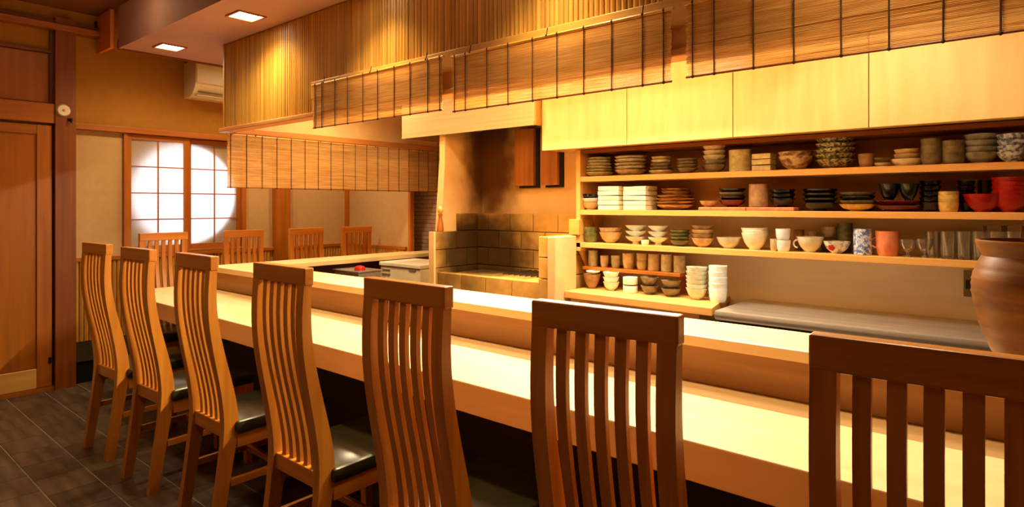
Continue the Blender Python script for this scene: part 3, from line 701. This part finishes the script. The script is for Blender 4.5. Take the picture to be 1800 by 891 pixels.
def prof_foot(r, h, th=.004):
    return [(0, 0), (.36 * r, 0), (.30 * r, .18 * h), (.32 * r, .34 * h), (.62 * r, .48 * h), (.92 * r, .8 * h), (r, h), (r - th, h), (.88 * r, .82 * h), (.55 * r, .58 * h), (0, .5 * h)]
PR = {'bowl': prof_bowl, 'plate': prof_plate, 'cup': prof_cup, 'straight': prof_straight, 'foot': prof_foot}
seq = ['bottom', 'second from bottom', 'third from bottom', 'fourth from bottom', 'fifth from bottom', 'sixth from bottom', 'seventh from bottom']
def stack(zs, group, x0, x1, top, kind, n, mats, look, where, name=None, cat=None, front=SY, inset=.015, h1=None, rr=None, deep=False):
    """n equal pieces piled at columns x0..x1 of the layout, reaching up to row `top`"""
    px = (x0 + x1) / 2
    Y = front + inset
    for _ in range(4):
        X, t = at(px, Y); R = (x1 - x0) / 2 / F * t * .985; Y = front + inset + R
    X, t = at(px, Y); R = (x1 - x0) / 2 / F * t * .985
    tot = H + (HZ - top) / F * t - zs
    tot = max(tot, .012)
    if h1 is None: h1 = {'plate': .026, 'bowl': min(.06, R * .8), 'cup': min(.075, R * 1.7), 'straight': min(.09, R * 2), 'foot': .045, 'box': tot / n, 'basket': .04}[kind]
    if n == 1: h1 = tot
    elif kind == 'box': h1 = tot / n
    elif deep: h1 = min(h1, tot * .8)
    else: h1 = min(h1, tot * .8, tot / n * (1.5 if kind in ('bowl', 'basket') else 1.9))
    dz = (tot - h1) / (n - 1) if n > 1 else 0
    me = {}
    mats = [mats] if isinstance(mats, str) else mats
    for k in range(n):
        mk = mats[k % len(mats)] if len(mats) != n else mats[k]
        sc = (rr[k] if rr else 1.0)
        key = (mk, sc) if kind != 'box' else k
        if key not in me:
            if kind == 'box':
                e = random.uniform(0, .003); b = box(-R + e, R - .002, -R + e, R, 0, h1 - .003, .003); me[key] = data('box', b, G[mk])
            else:
                q = 'bowl' if kind == 'basket' else kind
                me[key] = data(kind, lathe(PR[q](R * sc, h1), 22), G[mk], True)
        nm = name or {'plate': 'plate', 'bowl': 'bowl', 'cup': 'cup', 'straight': 'cup', 'foot': 'footed_bowl', 'box': 'box', 'basket': 'basket'}[kind]
        o = put(nm, me[key], None, (X, Y, zs + k * dz + .0004), (random.uniform(-.025, .025), random.uniform(-.025, .025), 0 if kind == 'box' else random.uniform(0, 6)) if k else (0, 0, 0 if kind == 'box' else 1.0))
        if n == 1: lab = '%s, %s' % (look, where)
        else: lab = '%s, %s in %s' % (look, 'topmost' if k == n - 1 else seq[k], where)
        tag(o, lab, cat or nm.replace('_', ' '), group)
    return X, Y, R, tot
gT, gM, gB, gN, gR = 'crockery on the top shelf board', 'crockery on the middle shelf board', 'crockery on the bottom shelf board', 'crockery on the bench', 'small cups on the rack'
zT, zM, zB = SHZ['top'], SHZ['middle'], SHZ['bottom']
T = lambda *a, **k: stack(zT, gT, *a, **k)
T(1029, 1078, 278, 'plate', 6, 'olive', 'olive beige plate', 'first pile on top shelf', rr=[1, .98, .95, .92, .86, .82])
T(1080, 1137, 275, 'bowl', 5, 'taupe', 'taupe shallow bowl', 'second pile on top shelf', h1=.04)
T(1140, 1184, 276, 'plate', 5, ['taupe', 'dim', 'dim', 'olive', 'olive'], 'mixed brown plate', 'third pile on top shelf', rr=[1, .9, .85, .8, .78], h1=.022)
T(1190, 1227, 279, 'bowl', 4, 'dim', 'dark taupe bowl', 'fourth pile on top shelf', h1=.035)
T(1236, 1276, 257, 'bowl', 5, ['dim', 'dim', 'taupe', 'taupe', 'tan'], 'deep stoneware bowl', 'tall fifth pile on top shelf', h1=.06)
T(1282, 1320, 264, 'straight', 5, 'olive', 'olive straight-sided dish', 'sixth pile on top shelf', h1=.03)
T(1326, 1360, 270, 'box', 3, 'taupe', 'square beige dish', 'pile between round piles on top shelf', name='square_dish')
T(1370, 1428, 267, 'bowl', 2, 'fleck', 'large brown flecked bowl', 'pile of two on top shelf', h1=.07)
T(1436, 1500, 243, 'bowl', 5, 'pattern', 'speckled patterned bowl', 'tallest pile on top shelf', h1=.055)
T(1510, 1536, 271, 'cup', 1, 'brown', 'small dark brown cup', 'after the speckled bowls on top shelf')
T(1538, 1564, 278, 'plate', 2, ['taupe', 'dim'], 'small dim saucer', 'low pile on top shelf', h1=.015)
T(1568, 1620, 263, 'plate', 3, ['cream', 'tan', 'tan'], 'cream and tan dish', 'low wide pile on top shelf', rr=[1, .8, .75], h1=.03)
T(1621, 1654, 244, 'cup', 3, 'dim', 'dark deep cup', 'first dark cup pile on top shelf', h1=.05)
T(1658, 1694, 248, 'cup', 3, 'dim', 'dark deep cup', 'second dark cup pile on top shelf', h1=.05)
T(1698, 1750, 237, 'bowl', 4, 'grey', 'grey glazed bowl', 'grey pile on top shelf', h1=.055)
T(1756, 1803, 236, 'bowl', 4, 'blue', 'blue and white bowl', 'blue pile ending the top shelf', h1=.055)
Md = lambda *a, **k: stack(zM, gM, *a, **k)
Md(1022, 1054, 341, 'bowl', 3, ['tan', 'cream', 'black'], 'small rimmed bowl', 'pile against the shelf side', h1=.045)
Md(1058, 1101, 327, 'box', 5, 'box', 'pale card box', 'first box pile on middle shelf', inset=.006)
Md(1103, 1148, 327, 'box', 5, 'box', 'pale card box', 'second box pile on middle shelf', inset=.006)
Md(1152, 1222, 331, 'basket', 6, 'basket', 'brown woven basket', 'basket pile on middle shelf', rr=[.95, 1, 1, .97, .72, .7], h1=.045)
# long orange trays
for k, (a, b) in enumerate(((1228, 1310), (1312, 1396))):
    Xa, Xb = at(a, SY + .02)[0], at(b, SY + .02)[0]
    tb_ = box(Xa, Xb, SY + .015, SY + .19, zM + .0005, zM + .018, .004)
    single('tray', tb_, G['tray'], 'flat orange tray under %s on middle shelf' % ('a small bowl and dark bowls' if k == 0 else 'the brown jar and dark dishes'), 'tray', gM, False)
zMt = zM + .0185
stack(zMt, gM, 1230, 1262, 353, 'bowl', 1, 'tan', 'small tan bowl', 'on the first orange tray')
stack(zMt, gM, 1264, 1311, 331, 'bowl', 4, ['darkred', 'black', 'dim', 'black'], 'dark lacquer bowl', 'pile on the first orange tray', h1=.05)
stack(zMt, gM, 1317, 1350, 324, 'straight', 1, 'brown', 'brown upright jar', 'on the second orange tray', name='jar')
stack(zMt, gM, 1354, 1397, 333, 'bowl', 3, 'black', 'black brown bowl', 'pile on the second orange tray', h1=.045)
Md(1412, 1470, 332, 'bowl', 4, 'black', 'glossy black bowl', 'wide black pile on middle shelf', h1=.05)
Md(1478, 1536, 338, 'bowl', 4, ['gold', 'dim', 'black', 'dim'], 'dark shallow bowl', 'pile with a gilt bottom bowl', h1=.04)
X_, Y_, R_, t_ = Md(1542, 1616, 353, 'plate', 2, 'darkred', 'dark red lacquer tray dish', 'pile under the black bowls', h1=.025)
for k, (a, b) in enumerate(((1546, 1580), (1581, 1614))):
    stack(zM + t_ + .001, gM, a, b, 323, 'bowl', 1, 'black', 'black lacquer bowl', '%s standing on the dark red dishes' % ('one farther from the gilt cups,' if k == 0 else 'one nearer the gilt cups,'))
Md(1618, 1652, 318, 'bowl', 5, 'black', 'black lacquer bowl', 'tall black pile beside the gilt cups', h1=.05, inset=.05)
Md(1684, 1712, 318, 'bowl', 5, 'black', 'black lacquer bowl', 'tall black pile behind the red bowl', h1=.05, inset=.09)
Md(1652, 1683, 337, 'cup', 4, 'gold', 'small gilt cup', 'gilt pile on middle shelf', h1=.04)
X_, Y_, R_, t_ = Md(1698, 1757, 341, 'bowl', 1, 'red', 'wide bright red lacquer bowl', 'in front of the red pile')
Md(1692, 1718, 315, 'cup', 4, 'taupe', 'beige brown cup', 'pile behind the red bowl', h1=.06, inset=.13)
Md(1720, 1745, 317, 'cup', 1, 'black', 'black tall cup', 'behind the red bowl beside beige cups', inset=.13)
Md(1748, 1802, 312, 'bowl', 5, 'red', 'bright red lacquer bowl', 'tall red pile ending the middle shelf', h1=.07, inset=.03, deep=True)
B = lambda *a, **k: stack(zB, gB, *a, **k)
B(1026, 1051, 399, 'cup', 2, 'green', 'green glazed cup', 'pair against the shelf side', h1=.055)
B(1053, 1094, 400, 'bowl', 2, 'tan', 'tan rough bowl', 'pair on bottom shelf', h1=.065)
B(1099, 1136, 396, 'foot', 3, 'cream', 'cream footed dish', 'first footed pile on bottom shelf', h1=.045)
B(1139, 1175, 397, 'foot', 3, 'cream', 'cream footed dish', 'second footed pile on bottom shelf', h1=.045)
B(1127, 1141, 422, 'cup', 1, 'box', 'tiny pale yellow cup', 'before the footed dishes', inset=.003)
B(1178, 1213, 404, 'bowl', 4, 'green', 'dark green bowl', 'green pile on bottom shelf', h1=.045)
B(1216, 1254, 396, 'bowl', 4, ['tan', 'brown', 'tan', 'brown'], 'brown round bowl', 'brown pile on bottom shelf', h1=.05, deep=True)
B(1260, 1302, 417, 'bowl', 1, 'pale', 'shallow pale sage bowl', 'alone beside the white bowls')
B(1304, 1350, 400, 'bowl', 3, 'cream', 'large cream bowl', 'cream pile on bottom shelf', h1=.085, deep=True)
B(1354, 1366, 420, 'cup', 1, 'tan', 'tiny tan cup', 'between cream bowls and the round white pots')
B(1364, 1389, 402, 'cup', 2, ['white', 'white'], 'round white pot', 'pile of two on bottom shelf', name='pot', h1=.055)
B(1395, 1413, 404, 'cup', 1, 'brown', 'small brown cup', 'behind the handled cream bowl', inset=.14)
B(1420, 1438, 406, 'cup', 1, 'taupe', 'small taupe cup', 'behind the cream bowl rim', inset=.14)
X_, Y_, R_, t_ = 0, 0, 0, 0
def handled(zs, x0, x1, top, kind, mat, lab, nm, cat, hs, grp_):
    px = (x0 + x1) / 2; Y = SY + .02
    for _ in range(4):
        X, t = at(px, Y); R = (x1 - x0) / 2 / F * t; Y = SY + .02 + R
    tot = H + (HZ - top) / F * t - zs
    o = thing(nm, lab, cat, (X, Y, zs + .0004), 0, grp_)
    part('body', lathe(PR[kind](R, tot), 24), G[mat], o, True, False)
    hb = bmesh.new(); k_ = 12; ang = math.radians(200)
    pts = []
    for i in range(k_ + 1):
        a = math.pi / 2 + math.pi * i / k_
        pts.append(Vector((-.88 * R + math.cos(a) * hs, -.25 * R, tot * .52 + math.sin(a) * hs * 1.05)))
    for p, q in zip(pts, pts[1:]): cyl(hb, p, q, hs * .2, n=8)
    part('handle', hb, G[mat], o, True, False)
    return o
handled(zB, 1402, 1446, 416, 'bowl', 'cream', 'cream bowl with a loop handle on bottom shelf', 'handled_bowl', 'bowl', .018, gB)
B(1444, 1470, 399, 'cup', 2, ['grey', 'taupe'], 'grey stacked cup', 'pair behind the flowered bowl', inset=.15, h1=.05)
B(1473, 1498, 392, 'cup', 4, 'green', 'dark green cup', 'tall green pile behind the flowered bowl', inset=.13, h1=.06)
fx = B(1449, 1493, 424, 'bowl', 1, 'flower', 'pale flowered bowl with a red flower', 'on bottom shelf')
fo = bpy.data.objects[[o.name for o in bpy.data.objects if o.get('label', '').startswith('pale flowered')][0]]
fb = bmesh.new()
for k in range(5):
    a = 2 * math.pi * k / 5; bmesh.ops.create_icosphere(fb, subdivisions=2, radius=.0085, matrix=Matrix.Translation((math.cos(a) * .008, 0, math.sin(a) * .008)) @ Matrix.Diagonal((1, .3, 1, 1)))
bmesh.ops.create_icosphere(fb, subdivisions=1, radius=.004, matrix=Matrix.Translation((0, -.002, 0)))
fm = put('flower_print', data('flower_print', fb, G['red'], True), fo, Matrix.Rotation(-1.0, 3, 'Z') @ Vector((-.2 * fx[2], -.905 * fx[2], fx[3] * .5))); fm.rotation_euler = (.35, 0, -1.0 - .2)
B(1502, 1531, 402, 'straight', 3, 'blue', 'blue and white tall cup', 'pile beside the orange mug', h1=.075)
handled(zB, 1541, 1579, 406, 'cup', 'orange', 'orange pink mug with a loop handle on bottom shelf', 'mug', 'mug', .021, gB)
# glasses
def glass(zs, x0, x1, top, lab, inset=.02, kind='tumbler'):
    px = (x0 + x1) / 2; Y = SY + inset
    for _ in range(3):
        X, t = at(px, Y); R = (x1 - x0) / 2 / F * t * .96; Y = SY + inset + R
    h = H + (HZ - top) / F * t - zs
    if kind == 'tumbler': p = [(0, 0), (.8 * R, 0), (.84 * R, .01), (R, h), (R - .0018, h), (.82 * R - .0018, .014), (0, .012)]
    else: p = [(0, 0), (.55 * R, 0), (.5 * R, .004), (.16 * R, .01), (.16 * R, .25 * h), (.7 * R, .45 * h), (R, .8 * h), (.94 * R, h), (.94 * R - .0015, h), (.96 * R - .001, .8 * h), (.65 * R, .48 * h), (0, .35 * h)]
    o = put('drinking_glass', data('drinking_glass', lathe(p, 20), M['glass'], True), None, (X, Y, zs + .0004))
    tag(o, lab, 'glass', 'clear glasses on the bottom shelf')
glass(zB, 1582, 1609, 421, 'short stemmed clear glass beside the orange mug', .02, 'stem')
glass(zB, 1611, 1639, 420, 'short stemmed clear glass before the tall tumblers', .02, 'stem')
for k, (a, b) in enumerate(((1627, 1652), (1654, 1680), (1681, 1708), (1709, 1736), (1738, 1766), (1768, 1797))):
    glass(zB, a, b, 407, 'tall clear tumbler in front row, %s from the stemmed glasses' % ords[k], .045 if k == 0 else .02)
for k, (a, b) in enumerate(((1640, 1663), (1665, 1689), (1691, 1715), (1731, 1764), (1767, 1799))):
    glass(zB, a, b, 406 if k < 3 else 397, 'tall clear tumbler in back row, %s from the stemmed glasses' % ords[k], .13)
# bench and rack
zW = .80; zK = .925
Bn = lambda *a, **k: stack(zW, gN, *a, front=3.06, **k)
Bn(1025, 1056, 481, 'bowl', 1, 'brown', 'brown bowl under a pale saucer', 'by the oven end of the bench')
bo = [o for o in bpy.data.objects if o.get('label', '').startswith('brown bowl under')][0]
stack(zW + bo.dimensions.z * 0 + .092, gN, 1030, 1055, 480, 'plate', 1, 'cream', 'pale saucer', 'covering the brown bowl on the bench', front=3.063)
Bn(1060, 1089, 478, 'bowl', 3, 'cream', 'cream white bowl', 'pile beside the brown bowl', h1=.05)
Bn(1095, 1121, 487, 'straight', 2, 'cream', 'cream straight-sided dish', 'pile of two on bench', h1=.04)
Bn(1126, 1158, 487, 'bowl', 2, 'dim', 'dark dull bowl', 'first dark pair on bench', h1=.05)
Bn(1162, 1197, 493, 'bowl', 2, 'dim', 'dark dull bowl', 'second dark pair on bench', h1=.045)
Bn(1206, 1243, 469, 'bowl', 6, 'pale', 'pale sage bowl', 'sage pile on bench', h1=.06, inset=.002, deep=True)
Bn(1246, 1278, 467, 'cup', 5, 'white', 'tall white cup', 'white pile on bench', h1=.085, inset=.002)
Rk = lambda *a, **k: stack(zK, gR, *a, front=RY0 + .03, **k)
Rk(1034, 1051, 440, 'straight', 1, 'olive', 'tall olive cup', 'at the oven end of the rack')
Rk(1055, 1070, 449, 'cup', 1, 'tan', 'round tan sake cup', 'second on the rack')
Rk(1074, 1091, 449, 'cup', 1, 'taupe', 'round taupe sake cup', 'third on the rack')
Rk(1094, 1116, 445, 'cup', 1, 'tan', 'wide tan cup', 'fourth on the rack')
Rk(1119, 1138, 445, 'cup', 2, 'tan', 'ringed tan cup', 'nested pair on the rack', h1=.05)
Rk(1139, 1160, 446, 'straight', 1, 'tan', 'straight tan cup', 'sixth on the rack')
Rk(1162, 1182, 447, 'straight', 1, 'taupe', 'straight taupe cup', 'seventh on the rack')
Rk(1184, 1205, 449, 'straight', 1, 'taupe', 'straight taupe cup', 'eighth on the rack')

# ------------------------------------------------------------------ big jar on the ledge
jx, jy = .031, 2.045
jr = thing('ceramic_jar', 'large brown ribbed ceramic jar on the ledge', 'jar', (jx, jy, .892))
M['jar'] = noisy('brown_jar_glaze', (82, 44, 8), (128, 80, 22), (7, 7, 22), .46, 0, .15, 5, 0, .22, .3, .7, 0)
KP = [(.082, 0), (.088, .008), (.1085, .030), (.1174, .052), (.1317, .093), (.1425, .140), (.149, .175), (.150, .195), (.148, .222), (.140, .248), (.131, .266)]
pf = [(0, 0)]
for (r0, z0), (r1, z1) in zip(KP, KP[1:]):
    k_ = max(1, int((z1 - z0) / .0065))
    for q in range(k_): pf.append((r0 + (r1 - r0) * q / k_ + (.002 if q % 2 and z0 > .09 else 0), z0 + (z1 - z0) * q / k_))
pf += [(.128, .276), (.130, .284), (.137, .300), (.1405, .308), (.142, .313), (.1405, .318), (.134, .318), (.124, .295), (.118, .276), (.120, .25), (0, .24)]
part('body', lathe(pf, 48), M['jar'], jr, True, False)
pd = thing('jar_stand', 'flat orange wooden stand under the big brown jar', 'stand', (jx, jy, .877))
b_ = bmesh.new(); cyl(b_, (0, 0, .001), (0, 0, .014), .118, n=32); part('board', b_, M['chairX'], pd, True, False)

# ------------------------------------------------------------------ things inside the kitchen corner
bn = thing('kitchen_bench', 'low dark kitchen bench inside the counter corner', 'bench', (-3.75, 2.85, 0))
part('bench_top', box(-4.22, -3.60, 2.45, 3.55, .60, .64), M['under'], bn); part('body', box(-4.2, -3.62, 2.47, 3.53, 0, .60), M['under'], bn)
wb = thing('ice_machine', 'cream enamel kitchen machine with two slots under the counter arm', 'appliance', (-3.82, 3.3, .64))
part('body', box(-4.06, -3.57, 3.15, 3.53, .642, .805, .008), M['whitew'], wb)
part('lid', box(-4.065, -3.565, 3.14, 3.53, .806, .838, .006), M['white'], wb)
part('seam', box(-4.05, -3.58, 3.145, 3.15, .800, .806), M['greyslot'], wb)
for z in (.735, .77): part('slot', box(-4.03, -3.93, 3.143, 3.151, z, z + .012), M['greyslot'], wb)
part('badge', box(-3.70, -3.62, 3.143, 3.151, .785, .794), M['greyslot'], wb)
gb = thing('wire_tray', 'greyish steel tray in the kitchen corner with a red lid on it', 'tray', (-3.95, 2.82, .64))
part('tray_body', box(-4.07, -3.76, 2.72, 2.93, .642, .80, .006), M['steel'], gb); part('rim', box(-4.078, -3.752, 2.712, 2.938, .80, .81, .003), M['steel'], gb)
b_ = lathe([(0, 0), (.04, 0), (.042, .01), (.035, .026), (.012, .034), (0, .035)], 20, None, (-3.84, 2.79, .8105)); single('lid', b_, M['red'], 'small red lid lying on the steel tray', 'lid')
mil = thing('pepper_mill', 'brown turned wooden pepper mill standing on the oven side wall', 'mill', (-3.098, 2.915, 1.1175))
part('body', lathe([(0, 0), (.022, 0), (.024, .01), (.02, .05), (.013, .08), (.012, .105), (.016, .115), (.016, .12), (0, .12)], 18), M['frameZ'], mil, True, False)
part('knob', lathe([(0, .12), (.008, .121), (.019, .135), (.022, .15), (.017, .166), (.006, .175), (0, .176)], 18), M['shelfZ'], mil, True, False)
M['lilac'] = glaze('lilac_glint', (170, 140, 190), (206, 180, 220), .25)
single('glint_cup', lathe(prof_cup(.032, .05), 20, None, (-4.16, 3.86, .8775)), M['lilac'], 'small lilac cup standing for a glint at the far end of the counter arm', 'cup')  # cup put in for a purple glint at the ledge end
tw = thing('folded_towel', 'small white rolled towel on the counter corner', 'towel', (-4.50, 2.08, .7205))
b_ = bmesh.new(); cyl(b_, (-.05, 0, .022), (.05, 0, .022), .022, n=16); part('roll', b_, G['white'], tw, True, False)
part('tray', box(-.065, .065, -.03, .03, .0005, .004, .001), G['white'], tw, False, False)
